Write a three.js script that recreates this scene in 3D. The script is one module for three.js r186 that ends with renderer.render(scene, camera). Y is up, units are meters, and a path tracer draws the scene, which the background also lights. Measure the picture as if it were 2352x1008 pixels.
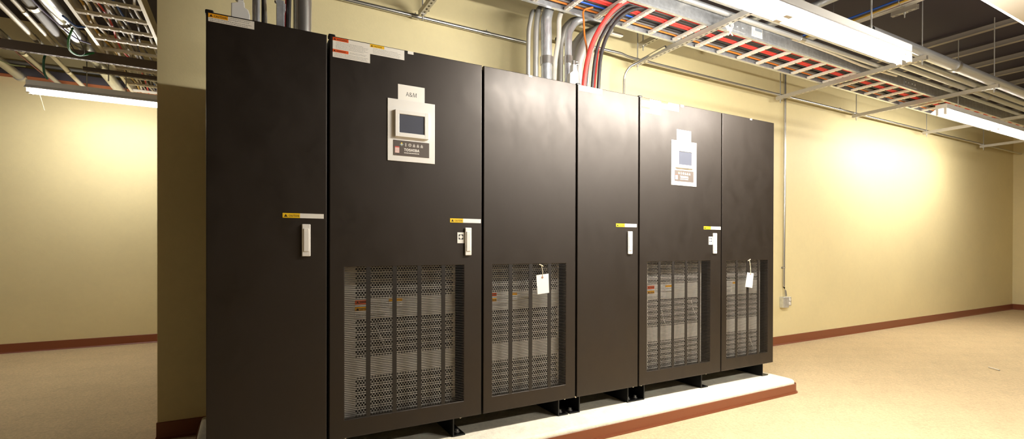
import * as THREE from 'three';
import { mergeGeometries } from 'three/addons/utils/BufferGeometryUtils.js';
import { RoundedBoxGeometry } from 'three/addons/geometries/RoundedBoxGeometry.js';
import { RectAreaLightUniformsLib } from 'three/addons/lights/RectAreaLightUniformsLib.js';

// ---------------------------------------------------------------- camera, renderer, light levels
const scene = new THREE.Scene();
const W = 2352, H = 1008, FOCAL = 1126.97;
const camera = new THREE.PerspectiveCamera(2 * Math.atan(H / 2 / FOCAL) * 180 / Math.PI, W / H, 0.05, 60);
camera.position.set(0, 1.21, 0);
camera.rotation.set(-0.2442 * Math.PI / 180, -28.6561 * Math.PI / 180, 0.1317 * Math.PI / 180, 'YXZ');
camera.setViewOffset(W, H, 0, -66.84, W, H);
camera.updateProjectionMatrix();
scene.add(camera);
const renderer = new THREE.WebGLRenderer({ antialias: true });
renderer.toneMapping = THREE.LinearToneMapping;
renderer.toneMappingExposure = 5.6;
renderer.shadowMap.enabled = true;
renderer.shadowMap.type = THREE.PCFSoftShadowMap;
scene.background = new THREE.Color(0x000000);
RectAreaLightUniformsLib.init();
const LAMP_COLOUR = [1.0, 0.96, 0.89];
const LAMP_LEVEL = 9;         // luminance of the lamps' lighting faces
const TUBE_GLOW = 2.4;         // what the eye sees of a tube

// ---------------------------------------------------------------- helpers
let seed = 20240611;
const rnd = () => { seed = (seed + 0x6d2b79f5) | 0; let t = Math.imul(seed ^ (seed >>> 15), 1 | seed); t = (t + Math.imul(t ^ (t >>> 7), 61 | t)) ^ t; return ((t ^ (t >>> 14)) >>> 0) / 4294967296; };
const rr = (a, b) => a + (b - a) * rnd();
const V = (x, y, z) => new THREE.Vector3(x, y, z);
const names = {};
function numbered(n) { const k = names[n] = (names[n] ?? -1) + 1; return k ? n + '_' + String(k).padStart(3, '0') : n; }
function tag(o, label, category, group) { o.userData.label = label; o.userData.category = category; if (group) o.userData.group = group; return o; }
function thing(name, label, category, group, [x, y, z] = [0, 0, 0]) { const g = new THREE.Group(); g.name = numbered(name); g.position.set(x, y, z); scene.add(g); return tag(g, label, category, group); }
function merge(list) {
  if (!Array.isArray(list)) return list;
  if (list.length === 1) return list[0];
  return mergeGeometries(list.map((g) => { const n = g.index ? g.toNonIndexed() : g; for (const k of Object.keys(n.attributes)) if (!['position', 'normal', 'uv'].includes(k)) n.deleteAttribute(k); n.clearGroups(); return n; }));
}
function part(name, geos, mat, parent, label) {
  const m = new THREE.Mesh(merge(geos), mat); m.name = name; m.castShadow = m.receiveShadow = true; if (label) m.userData.label = label; parent.add(m); return m;
}
function single(name, geos, mat, label, category, group) { const m = part(numbered(name), geos, mat, scene); return tag(m, label, category, group); }
function struct(name, geos, mat, parent = scene) { const m = part(name, geos, mat, parent); m.userData.kind = 'structure'; return m; }
function metreUV(g) {
  const p = g.attributes.position, n = g.attributes.normal, uv = new Float32Array(p.count * 2);
  for (let i = 0; i < p.count; i++) {
    const ax = Math.abs(n.getX(i)), ay = Math.abs(n.getY(i)), az = Math.abs(n.getZ(i));
    if (ay >= ax && ay >= az) { uv[2 * i] = p.getX(i); uv[2 * i + 1] = p.getZ(i); } else if (ax >= az) { uv[2 * i] = p.getZ(i); uv[2 * i + 1] = p.getY(i); } else { uv[2 * i] = p.getX(i); uv[2 * i + 1] = p.getY(i); }
  }
  g.setAttribute('uv', new THREE.BufferAttribute(uv, 2)); return g;
}
const bb = (x0, x1, y0, y1, z0, z1) => metreUV(new THREE.BoxGeometry(x1 - x0, y1 - y0, z1 - z0).translate((x0 + x1) / 2, (y0 + y1) / 2, (z0 + z1) / 2));
const rb = (x0, x1, y0, y1, z0, z1, r = 0.004, s = 2) => metreUV(new RoundedBoxGeometry(x1 - x0, y1 - y0, z1 - z0, s, r).translate((x0 + x1) / 2, (y0 + y1) / 2, (z0 + z1) / 2));
function cyl(a, b, r, seg = 14, r2 = r) {
  const d = V().subVectors(b, a), L = d.length(), g = new THREE.CylinderGeometry(r2, r, L, seg);
  g.translate(0, L / 2, 0); g.applyQuaternion(new THREE.Quaternion().setFromUnitVectors(V(0, 1, 0), d.normalize())); g.translate(a.x, a.y, a.z); return g;
}
const tube = (pts, r, n = 24, seg = 10, tension = 0.5) => new THREE.TubeGeometry(new THREE.CatmullRomCurve3(pts.map((p) => V(...p)), false, 'catmullrom', tension), n, r, seg);
const ring = (c, R, r, axis) => { const g = new THREE.TorusGeometry(R, r, 8, 24); if (axis === 'x') g.rotateY(Math.PI / 2); if (axis === 'y') g.rotateX(Math.PI / 2); return g.translate(c.x, c.y, c.z); };
// profile (list of [u, v]) extruded along X from x0 to x1: u is z, v is y
function alongX(profile, x0, x1) {
  const s = new THREE.Shape(profile.map(([u, v]) => new THREE.Vector2(-u, v)));
  return metreUV(new THREE.ExtrudeGeometry(s, { depth: x1 - x0, bevelEnabled: false }).rotateY(Math.PI / 2).translate(x0, 0, 0));
}
// profile extruded along Z from z0 (far) to z1 (near): u is x, v is y
function alongZ(profile, z0, z1) {
  const s = new THREE.Shape(profile.map(([u, v]) => new THREE.Vector2(u, v)));
  return metreUV(new THREE.ExtrudeGeometry(s, { depth: z1 - z0, bevelEnabled: false }).translate(0, 0, z0));
}

// ---------------------------------------------------------------- textures
function noiseField(n, octaves, base, gain = 0.55) {
  const out = new Float32Array(n * n); let amp = 1, tot = 0;
  for (let o = 0; o < octaves; o++) {
    const c = base << o, grid = new Float32Array(c * c); for (let i = 0; i < c * c; i++) grid[i] = rnd();
    for (let y = 0; y < n; y++) for (let x = 0; x < n; x++) {
      const fx = x / n * c, fy = y / n * c, x0 = Math.floor(fx), y0 = Math.floor(fy); let tx = fx - x0, ty = fy - y0; tx = tx * tx * (3 - 2 * tx); ty = ty * ty * (3 - 2 * ty);
      const a = grid[(y0 % c) * c + x0 % c], b = grid[(y0 % c) * c + (x0 + 1) % c], d = grid[((y0 + 1) % c) * c + x0 % c], e = grid[((y0 + 1) % c) * c + (x0 + 1) % c];
      out[y * n + x] += amp * ((a + (b - a) * tx) * (1 - ty) + (d + (e - d) * tx) * ty);
    }
    tot += amp; amp *= gain;
  }
  for (let i = 0; i < n * n; i++) out[i] /= tot; return out;
}
function tex(n, f, rep, srgb) {
  const d = new Uint8Array(n * n * 4);
  for (let i = 0; i < n * n; i++) { const c = f(i); d[4 * i] = c[0]; d[4 * i + 1] = c[1]; d[4 * i + 2] = c[2]; d[4 * i + 3] = 255; }
  const t = new THREE.DataTexture(d, n, n); t.wrapS = t.wrapT = THREE.RepeatWrapping; t.magFilter = THREE.LinearFilter; t.minFilter = THREE.LinearMipmapLinearFilter; t.generateMipmaps = true;
  t.repeat.set(rep, rep); if (srgb) t.colorSpace = THREE.SRGBColorSpace; t.needsUpdate = true; return t;
}
const cl = (v) => Math.max(0, Math.min(255, Math.round(v)));
const coarse = noiseField(512, 5, 4), fine = noiseField(512, 4, 64, 0.8), mid = noiseField(512, 5, 12);
const std = (o) => new THREE.MeshStandardMaterial(o);
const lin = (r, g, b) => new THREE.Color().setRGB(r, g, b);
// cream wall paint
const wallMap = tex(512, (i) => { const v = 1 + 0.05 * (coarse[i] - 0.5) + 0.025 * (fine[i] - 0.5); return [cl(235 * v), cl(220 * v), cl(170 * v)]; }, 0.4, true);
const wallBump = tex(512, (i) => { const v = 255 * fine[i]; return [v, v, v]; }, 1.6);
const mWall = std({ map: wallMap, roughness: 0.55, bumpMap: wallBump, bumpScale: 0.0004 });
// carpet
const carpetMap = tex(512, (i) => { const f = fine[(i * 7 + 133) % (512 * 512)]; const v = 1 + 0.26 * (fine[i] - 0.5) + 0.18 * (f - 0.5) + 0.06 * (coarse[i] - 0.5); return [cl(203 * v), cl(180 * v), cl(141 * v)]; }, 1.3, true);
const mCarpet = std({ map: carpetMap, roughness: 0.95, bumpMap: tex(512, (i) => { const v = 255 * fine[i]; return [v, v, v]; }, 1.3), bumpScale: 0.003 });
// dark brown powder-coated steel, with hand smears in the gloss
const smear = tex(512, (i) => { const x = i % 512, y = Math.floor(i / 512); const k = mid[((y + Math.floor(40 * coarse[i])) % 512) * 512 + ((x * 2 + Math.floor(90 * coarse[(i * 3) % 262144])) % 512)]; const v = 255 * (0.52 + 0.20 * (k - 0.5) + 0.06 * (fine[i] - 0.5)); return [0, cl(v), 0]; }, 0.55);
smear.colorSpace = THREE.NoColorSpace;
const mDoor = new THREE.MeshPhysicalMaterial({ color: lin(0.0065, 0.0040, 0.0025), roughness: 1.0, roughnessMap: smear, ior: 1.55, clearcoat: 0.2, clearcoatRoughness: 0.34, specularColor: lin(1.0, 0.86, 0.75) });
const mShell = std({ color: lin(0.012, 0.010, 0.009), roughness: 0.5 });
const mBlack = std({ color: lin(0.006, 0.006, 0.006), roughness: 0.45 });
const mSlat = std({ color: lin(0.017, 0.0128, 0.0098), roughness: 0.5 });
const mPanel = std({ color: lin(0.74, 0.70, 0.62), roughness: 0.45 });
const mInside = std({ color: lin(0.02, 0.02, 0.02), roughness: 0.8 });
const mPlastic = std({ color: lin(0.86, 0.83, 0.77), roughness: 0.42 });
const mPlasticDark = std({ color: lin(0.42, 0.39, 0.35), roughness: 0.5 });
const mPaper = std({ color: lin(0.84, 0.82, 0.76), roughness: 0.7 });
const mString = std({ color: lin(0.72, 0.62, 0.44), roughness: 0.9 });
const mEyelet = std({ color: lin(0.5, 0.22, 0.14), roughness: 0.6 });
const mScreen = new THREE.MeshPhysicalMaterial({ color: lin(0.10, 0.105, 0.13), roughness: 0.16, clearcoat: 0.4, clearcoatRoughness: 0.1 });
const galvRough = tex(512, (i) => [0, cl(255 * (0.36 + 0.22 * (mid[i] - 0.5))), 0], 2.2);
const galvMap = tex(512, (i) => { const v = 222 + 50 * (mid[i] - 0.5); return [cl(v * 0.97), cl(v * 0.985), cl(v)]; }, 3, true);
const mGalv = std({ map: galvMap, metalness: 0.7, roughness: 1, roughnessMap: galvRough });
const mSteel = std({ color: lin(0.62, 0.61, 0.58), metalness: 0.9, roughness: 0.28 });
const mSteelDull = std({ color: lin(0.50, 0.49, 0.46), metalness: 0.6, roughness: 0.5 });
const mStrut = std({ color: lin(0.56, 0.53, 0.48), metalness: 0.55, roughness: 0.45 });
const mStrutDark = std({ color: lin(0.13, 0.10, 0.075), metalness: 0.3, roughness: 0.6 });
const mTray = std({ color: lin(0.86, 0.82, 0.73), metalness: 0.1, roughness: 0.42 });
const mDeck = std({ color: lin(0.044, 0.035, 0.052), roughness: 0.75 });
const mJoist = std({ color: lin(0.36, 0.32, 0.28), roughness: 0.7 });
const mFixture = std({ color: lin(0.80, 0.78, 0.74), roughness: 0.45 });
const mFixtureBeige = std({ color: lin(0.55, 0.50, 0.42), roughness: 0.5 });
const mTube = std({ color: lin(0.9, 0.9, 0.88), emissive: lin(...LAMP_COLOUR), emissiveIntensity: TUBE_GLOW, roughness: 0.4 });
const mBase = std({ color: lin(0.25, 0.070, 0.026), roughness: 0.38 });
const concreteMap = tex(512, (i) => { const v = 1 + 0.16 * (mid[i] - 0.5) + 0.12 * (fine[i] - 0.5) + 0.1 * (coarse[i] - 0.5); return [cl(246 * v), cl(236 * v), cl(212 * v)]; }, 1.1, true);
const mConcrete = std({ map: concreteMap, roughness: 0.85, bumpMap: tex(512, (i) => { const v = 255 * (0.6 * mid[i] + 0.4 * fine[i]); return [v, v, v]; }, 1.1), bumpScale: 0.004 });
const cable = (r, g, b, rough = 0.45) => std({ color: lin(r, g, b), roughness: rough });
const mRed = cable(0.78, 0.05, 0.04), mBlackCable = cable(0.028, 0.024, 0.024), mBlue = cable(0.03, 0.13, 0.62), mOrange = cable(0.78, 0.22, 0.03), mGreen = cable(0.03, 0.28, 0.09), mWhiteCable = cable(0.72, 0.68, 0.60), mYellowCable = cable(0.65, 0.40, 0.05), mGreyCable = cable(0.22, 0.20, 0.20), mDarkRed = cable(0.30, 0.03, 0.03);

// ---------------------------------------------------------------- the room
const ZB = -3.738, XC = 13.24, CEIL = 3.75, XW = -0.473, ZF = -7.53;
struct('floor', bb(-7.15, XC + 0.15, -0.12, 0, ZF - 0.15, 14.15), mCarpet);
struct('wall_back', bb(XW, XC + 0.15, 0, CEIL, ZB - 0.16, ZB), mWall);
struct('wall_right', bb(XC, XC + 0.15, 0, CEIL, ZB, 14.15), mWall);
struct('wall_far', bb(-7.15, 3.15, 0, CEIL, ZF - 0.15, ZF), mWall);
struct('wall_left', bb(-7.15, -7.0, 0, CEIL, ZF, 14.15), mWall);
struct('wall_front', bb(-7.0, XC, 0, CEIL, 14.0, 14.15), mWall);
struct('wall_inner', bb(3.0, 3.15, 0, CEIL, ZF, ZB - 0.16), mWall);
{ // the ribbed steel deck overhead
  const g = [bb(-7.15, XC + 0.15, CEIL, CEIL + 0.12, ZF - 0.15, 14.15)];
  struct('ceiling', g, mDeck);
}
// rubber cove base: a profile with a curved toe
const cove = (z, h, t = 0.006, toe = 0.016) => [[z, 0], [z + toe, 0], [z + toe * 0.82, 0.006], [z + t + 0.002, 0.013], [z + t, 0.024], [z + t, h - 0.003], [z + t - 0.002, h], [z, h]];
struct('baseboard_back', alongX(cove(ZB, 0.107), XW, XC), mBase);
struct('baseboard_far', alongX(cove(ZF, 0.107), -7.0, 3.0), mBase);
struct('baseboard_right', alongZ(cove(0, 0.107).map(([u, v]) => [XC - u, v]), ZB, 14.0), mBase);
struct('baseboard_end', alongZ(cove(0, 0.107).map(([u, v]) => [XW - u, v]), ZB - 0.16, ZB), mBase);

// ---------------------------------------------------------------- printed labels
function canvasTex(w, h, draw) { const c = document.createElement('canvas'); c.width = w; c.height = h; const x = c.getContext('2d'); draw(x, w, h); const t = new THREE.CanvasTexture(c); t.colorSpace = THREE.SRGBColorSpace; t.anisotropy = 8; return t; }
const print = (w, h, draw, rough = 0.5) => std({ map: canvasTex(w, h, draw), roughness: rough });
function finePrint(x, x0, x1, y0, y1, n, col = '#77726c') { // lines of print too small to read
  x.fillStyle = col; const s = (y1 - y0) / n;
  for (let i = 0; i < n; i++) { let p = x0 + rr(0, 4); const end = x1 - rr(0, (x1 - x0) * 0.2); while (p < end) { const l = rr(5, 22); x.fillRect(p, y0 + i * s + s * 0.3, Math.min(l, end - p), s * 0.3); p += l + 5; } }
}
function signalBar(x, x0, y0, w, h, col, word) {
  x.fillStyle = col; x.fillRect(x0, y0, w, h); x.fillStyle = '#2a1c08'; x.font = 'bold ' + Math.round(h * 0.62) + 'px sans-serif'; x.textBaseline = 'middle'; x.textAlign = 'left';
  x.beginPath(); x.moveTo(x0 + h * 0.25, y0 + h * 0.8); x.lineTo(x0 + h * 0.6, y0 + h * 0.2); x.lineTo(x0 + h * 0.95, y0 + h * 0.8); x.fill();
  x.fillText(word, x0 + h * 1.15, y0 + h * 0.55, w - h * 1.3);
}
const PAPER = '#efeae0';
const pCaution = print(512, 102, (x, w, h) => { x.fillStyle = PAPER; x.fillRect(0, 0, w, h); signalBar(x, 0, 0, 216, 52, '#f0a818', 'CAUTION'); finePrint(x, 222, 500, 6, 50, 2); finePrint(x, 14, 500, 56, 98, 2); });
const pWarning = print(512, 280, (x, w, h) => { x.fillStyle = PAPER; x.fillRect(0, 0, w, h); signalBar(x, 0, 0, 212, 46, '#e2581c', 'WARNING'); finePrint(x, 40, 500, 56, 158, 6, '#98928a'); signalBar(x, 0, 166, 212, 42, '#e2581c', 'WARNING'); finePrint(x, 226, 490, 172, 204, 2, '#98928a'); finePrint(x, 20, 500, 214, 270, 3, '#98928a'); });
const pCaution2 = print(512, 150, (x, w, h) => { x.fillStyle = PAPER; x.fillRect(0, 0, w, h); signalBar(x, 0, 0, 208, 44, '#f2bd10', 'CAUTION'); finePrint(x, 40, 480, 52, 140, 5, '#98928a'); });
const pStrip = print(512, 64, (x, w, h) => { x.fillStyle = '#f1ede4'; x.fillRect(0, 0, w, h); signalBar(x, 0, 0, 212, 64, '#f0c318', 'CAUTION'); });
const pInner = print(512, 270, (x, w, h) => { x.fillStyle = PAPER; x.fillRect(0, 0, w, h); signalBar(x, 0, 0, 190, 62, '#e2581c', 'WARNING'); finePrint(x, 200, 500, 8, 90, 4); signalBar(x, 0, 100, 190, 62, '#efab14', 'CAUTION'); finePrint(x, 200, 500, 104, 160, 3); finePrint(x, 12, 500, 172, 262, 4); });
const pInner2 = print(256, 150, (x, w, h) => { x.fillStyle = PAPER; x.fillRect(0, 0, w, h); x.fillStyle = '#efab14'; x.fillRect(0, 0, w, 52); finePrint(x, 10, 246, 62, 140, 4); });
const pWhite = print(64, 64, (x, w, h) => { x.fillStyle = '#f3efe6'; x.fillRect(0, 0, w, h); });
const pTagAM = print(300, 160, (x, w, h) => { x.fillStyle = '#f4f0e6'; x.fillRect(0, 0, w, h); x.fillStyle = '#4a4a44'; x.font = '58px sans-serif'; x.textAlign = 'center'; x.textBaseline = 'middle'; x.fillText('A&M', w / 2, h * 0.56); });
const pTagBlank = print(64, 32, (x, w, h) => { x.fillStyle = '#f4f0e6'; x.fillRect(0, 0, w, h); });
const pKeys = print(800, 328, (x, w, h) => {
  x.fillStyle = '#5b5048'; x.fillRect(0, 0, w, h);
  const cx = [178, 268, 360, 452, 540, 628];
  cx.forEach((c, i) => {
    x.fillStyle = i ? '#b9b2a8' : '#a9b29a'; x.beginPath();
    if (i === 0) { x.fillStyle = '#8e9c92'; x.moveTo(c, 44); x.lineTo(c + 44, 84); x.lineTo(c, 124); x.lineTo(c - 44, 84); x.fill(); x.fillStyle = '#e6c63a'; x.beginPath(); x.arc(c, 60, 16, 0, 7); x.fill(); x.fillStyle = '#d8d8d0'; x.beginPath(); x.arc(c, 84, 13, 0, 7); } else if (i === 1) { x.rect(c - 13, 48, 26, 76); } else if (i === 2) { x.arc(c, 86, 36, 0, 7); x.fill(); x.fillStyle = '#7a7066'; x.beginPath(); x.arc(c, 86, 17, 0, 7); } else { x.moveTo(c, 46); x.lineTo(c + 26, 84); x.lineTo(c + 30, 122); x.lineTo(c - 30, 122); x.lineTo(c - 26, 84); }
    x.fill();
  });
  x.fillStyle = '#e8b9ac'; x.fillRect(30, 136, 96, 140); x.fillStyle = '#cf5548'; x.fillRect(30, 136, 96, 24); x.fillStyle = '#f0d8d0'; x.fillRect(42, 170, 72, 96); x.fillStyle = '#d8a79c'; for (let i = 0; i < 4; i++) x.fillRect(48, 180 + i * 20, 60, 8);
  x.fillStyle = '#f7f3ea'; x.textAlign = 'center'; x.textBaseline = 'middle'; x.font = 'bold 82px sans-serif'; x.fillText('TOSHIBA', 402, 196, 430);
  x.fillStyle = '#e3ddd2'; for (let p = 232; p < 572;) { const l = rr(10, 34); x.fillRect(p, 252, Math.min(l, 572 - p), 20); p += l + 7; }
});
const pSquare = print(128, 180, (x, w, h) => {
  x.fillStyle = '#f2eee4'; x.fillRect(0, 0, w, h); x.fillStyle = '#191714'; const s = 84, ox = 22, oy = 34;
  x.fillRect(ox, oy, s, s); x.fillStyle = '#f2eee4'; x.beginPath(); x.arc(ox + s / 2, oy + s / 2, 31, 0, 7); x.fill(); x.fillRect(ox + s / 2 - 4, oy, 8, s); x.fillRect(ox, oy + s / 2 - 4, s, 8);
});
const pTrayLabel = print(128, 84, (x, w, h) => { x.fillStyle = '#f2efe8'; x.fillRect(0, 0, w, h); x.fillStyle = '#9aa3ad'; x.fillRect(40, 4, 84, 26); finePrint(x, 10, 120, 34, 78, 4, '#b7b2aa'); });
// a sticker: a thin slab whose front face carries the print once
function sticker(x0, x1, y0, y1, z, t = 0.0012) {
  const g = new THREE.BoxGeometry(x1 - x0, y1 - y0, t).translate((x0 + x1) / 2, (y0 + y1) / 2, z + t / 2); return g;
}

// ---------------------------------------------------------------- the black cabinets
const ZD = -2.62, Y0 = 0.221, Y1 = 2.274, DT = 0.03, DEPTH = -3.44;
// door leaf, with an optional opening [x0, x1, y0, y1]
function leaf(x0, x1, hole) {
  const b = 0.004, s = new THREE.Shape(); s.moveTo(x0 + b, Y0 + b); s.lineTo(x1 - b, Y0 + b); s.lineTo(x1 - b, Y1 - b); s.lineTo(x0 + b, Y1 - b); s.lineTo(x0 + b, Y0 + b);
  if (hole) { const [a, c, d, e] = hole, p = new THREE.Path(); p.moveTo(a, d); p.lineTo(a, e); p.lineTo(c, e); p.lineTo(c, d); p.lineTo(a, d); s.holes.push(p); }
  const g = new THREE.ExtrudeGeometry(s, { depth: DT - 2 * b, bevelEnabled: true, bevelThickness: b, bevelSize: b, bevelSegments: 3 });
  return metreUV(g.translate(0, 0, ZD - DT + b));
}
function handle(door, x, y0, y1) {
  const h = part('handle', [rb(x, x + 0.040, y0, y1, ZD, ZD + 0.012, 0.004), rb(x + 0.007, x + 0.033, y0 + 0.024, y1 - 0.022, ZD + 0.010, ZD + 0.016, 0.003)], mPlastic, door, 'pale plastic door latch');
  return h;
}
function smallCap(parent, x) { part('corner_cap', [rb(x - 0.004, x + 0.030, Y1 - 0.008, Y1 + 0.012, ZD - 0.04, ZD - 0.004, 0.006)], mBlack, parent); }
function shell(parent, x0, x1) {
  const zf = ZD - DT - 0.004, t = 0.02, a = x0 + 0.003, b = x1 - 0.003;
  part('cabinet_shell', [bb(a, a + t, Y0 + 0.004, Y1 - 0.012, DEPTH, zf), bb(b - t, b, Y0 + 0.004, Y1 - 0.012, DEPTH, zf), bb(a + t, b - t, Y1 - 0.032, Y1 - 0.012, DEPTH, zf), bb(a + t, b - t, Y0 + 0.004, Y0 + 0.024, DEPTH, zf), bb(a + t, b - t, Y0 + 0.024, Y1 - 0.032, DEPTH, DEPTH + t)], mShell, parent);
}
// steel C channel under a cabinet: web at x, flanges towards side s
function channel(parent, x, s, w = 0.078) {
  const y0 = 0.105, y1 = 0.2245, z0 = -3.42, z1 = -2.652, t = 0.007, X = (a, b) => (a < b ? [a, b] : [b, a]);
  const c = part('base_channel', [bb(...X(x, x + s * t), y0, y1, z0, z1), bb(...X(x + s * t, x + s * w), y0, y0 + t, z0, z1), bb(...X(x + s * t, x + s * w), y1 - t, y1, z0, z1)], mBlack, parent);
  part('bolt', [cyl(V(x + s * 0.045, y0 + t, z1 - 0.05), V(x + s * 0.045, y0 + t + 0.004, z1 - 0.05), 0.016, 18), cyl(V(x + s * 0.045, y0 + t + 0.004, z1 - 0.05), V(x + s * 0.045, y0 + t + 0.016, z1 - 0.05), 0.010, 6)], mSteelDull, c);
  part('bolt', [cyl(V(x + s * 0.042, y1 - 0.005, z1 + 0.002), V(x + s * 0.042, y1 - 0.005, z1 + 0.012), 0.009, 6)], mSteel, c);
}
// perforated sheet: staggered hexagonal holes cut through every cell of the zones
const cellShape = (() => {
  const s = new THREE.Shape(); s.moveTo(0, 0); s.lineTo(1, 0); s.lineTo(1, 1); s.lineTo(0, 1); s.lineTo(0, 0);
  const p = new THREE.Path(); for (let k = 0; k <= 6; k++) { const a = -k / 6 * Math.PI * 2 + Math.PI / 2, q = [0.5 + 0.38 * Math.cos(a), 0.5 + 0.43 * Math.sin(a)]; k ? p.lineTo(...q) : p.moveTo(...q); }
  s.holes.push(p); const g = new THREE.ShapeGeometry(s).toNonIndexed(); return g.attributes.position.array;
})();
function perforated(xa, xb, ya, yb, z) {
  const pos = [], px = 0.0147, py = 0.0128, rows = Math.round((yb - ya) / py), cols = Math.floor((xb - xa) / px) - 1;
  const h = (yb - ya) / rows, w = (xb - xa) / (cols + 0.5), quad = (a, b, c, d) => pos.push(a, c, z, b, c, z, b, d, z, a, c, z, b, d, z, a, d, z);
  for (let r = 0; r < rows; r++) {
    const off = r % 2 ? w / 2 : 0, y = ya + r * h;
    for (let c = 0; c < cols; c++) { const x = xa + off + c * w; for (let k = 0; k < cellShape.length; k += 3) pos.push(x + cellShape[k] * w, y + cellShape[k + 1] * h, z); }
    if (off) quad(xa, xa + off, y, y + h); else quad(xa + cols * w, xb, y, y + h);
  }
  const g = new THREE.BufferGeometry(); g.setAttribute('position', new THREE.Float32BufferAttribute(pos, 3)); g.computeVertexNormals(); return metreUV(g);
}
const ZONES = [[0.30, 0.511], [0.615, 0.8205], [0.93, 1.12]];
// everything behind and in a vented door: perforated sheet, bars, slats
function vent(cab, door, x0, x1, hole, bars, holesX) {
  const [hx0, hx1, hy0, hy1] = hole, z = -2.684, [pa, pb] = holesX;
  const plainPieces = [bb(hx0 - 0.03, pb + 0.012, 0.511, 0.615, z - 0.002, z), bb(hx0 - 0.03, pb + 0.012, 0.8205, 0.93, z - 0.002, z)];
  for (const [a, b] of ZONES) { if (pa > hx0 - 0.03) plainPieces.push(bb(hx0 - 0.03, pa, a, b, z - 0.002, z)); plainPieces.push(bb(pb, pb + 0.012, a, b, z - 0.002, z)); }
  part('inner_panel', plainPieces, mPanel, cab, 'pale grey inner panel behind the vent');
  const pf = part('perforated_sheet', ZONES.map(([a, b]) => perforated(pa, pb, a, b, z)), mPanel, cab, 'pale grey sheet punched with staggered holes'); pf.userData.kind = 'stuff';
  let prev = hx0; const openings = [];
  for (const [a, b] of bars) { part('grille_bar', bb(a, b, hy0, hy1, ZD - 0.006, ZD - 0.0008), mSlat, door); openings.push([prev, a]); prev = b; } openings.push([prev, hx1]);
  const g = [], pitch = 0.0096; for (let y = hy0 + pitch / 2; y < hy1 - 0.003; y += pitch) for (const [a, b] of openings) g.push(bb(a, b, y, y + 0.0032, ZD - 0.0030, ZD - 0.0012));
  part('vent_slats', g, mSlat, door).userData.kind = 'stuff';
}
function display(door, cx, withText) {
  const y0 = 1.669, y1 = 2.002;
  part('display_tag', sticker(cx - 0.0755, cx + 0.0735, 1.998, 2.085, ZD), withText ? pTagAM : pTagBlank, door, withText ? 'white tag lettered A&M' : 'blank white tag');
  part('display_plate', rb(cx - 0.1325, cx + 0.1325, y0, y1, ZD, ZD + 0.004, 0.0018), mPlastic, door);
  const b0 = cx - 0.0955, b1 = cx + 0.0925, c0 = 1.7985, c1 = 1.9435, s0 = cx - 0.0725, s1 = cx + 0.0675, t0 = 1.822, t1 = 1.921;
  part('display_bezel', [rb(b0, s0, c0, c1, ZD + 0.003, ZD + 0.020, 0.003), rb(s1, b1, c0, c1, ZD + 0.003, ZD + 0.020, 0.003), rb(s0 - 0.002, s1 + 0.002, c0, t0, ZD + 0.003, ZD + 0.020, 0.003), rb(s0 - 0.002, s1 + 0.002, t1, c1, ZD + 0.003, ZD + 0.020, 0.003)], mPlastic, door);
  part('display_screen', bb(s0, s1, t0, t1, ZD + 0.003, ZD + 0.015), mScreen, door, 'grey glass screen, switched off');
  part('key_panel', sticker(cx - 0.1005, cx + 0.0985, 1.7, 1.7815, ZD + 0.004, 0.002), pKeys, door, 'dark key panel with icons and white maker lettering');
}
function batteryCabinet(label, x0, x1, hx, opts) {
  const t = thing('battery_cabinet', label, 'cabinet', undefined, [0, 0, 0]);
  shell(t, x0, x1);
  const d = part('door', leaf(x0 + 0.004, x1 - 0.005), mDoor, t);
  handle(d, hx, 1.159, 1.318);
  part('caution_strip', sticker(x1 - 0.208, x1 - 0.020, 1.3475, 1.3705, ZD), pStrip, d);
  for (const [m, ...b] of opts.labels) part('warning_label', sticker(...b, ZD), m, d);
  smallCap(t, x0 + 0.004);
  for (const [x, s] of opts.channels) channel(t, x, s);
  return t;
}
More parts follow.
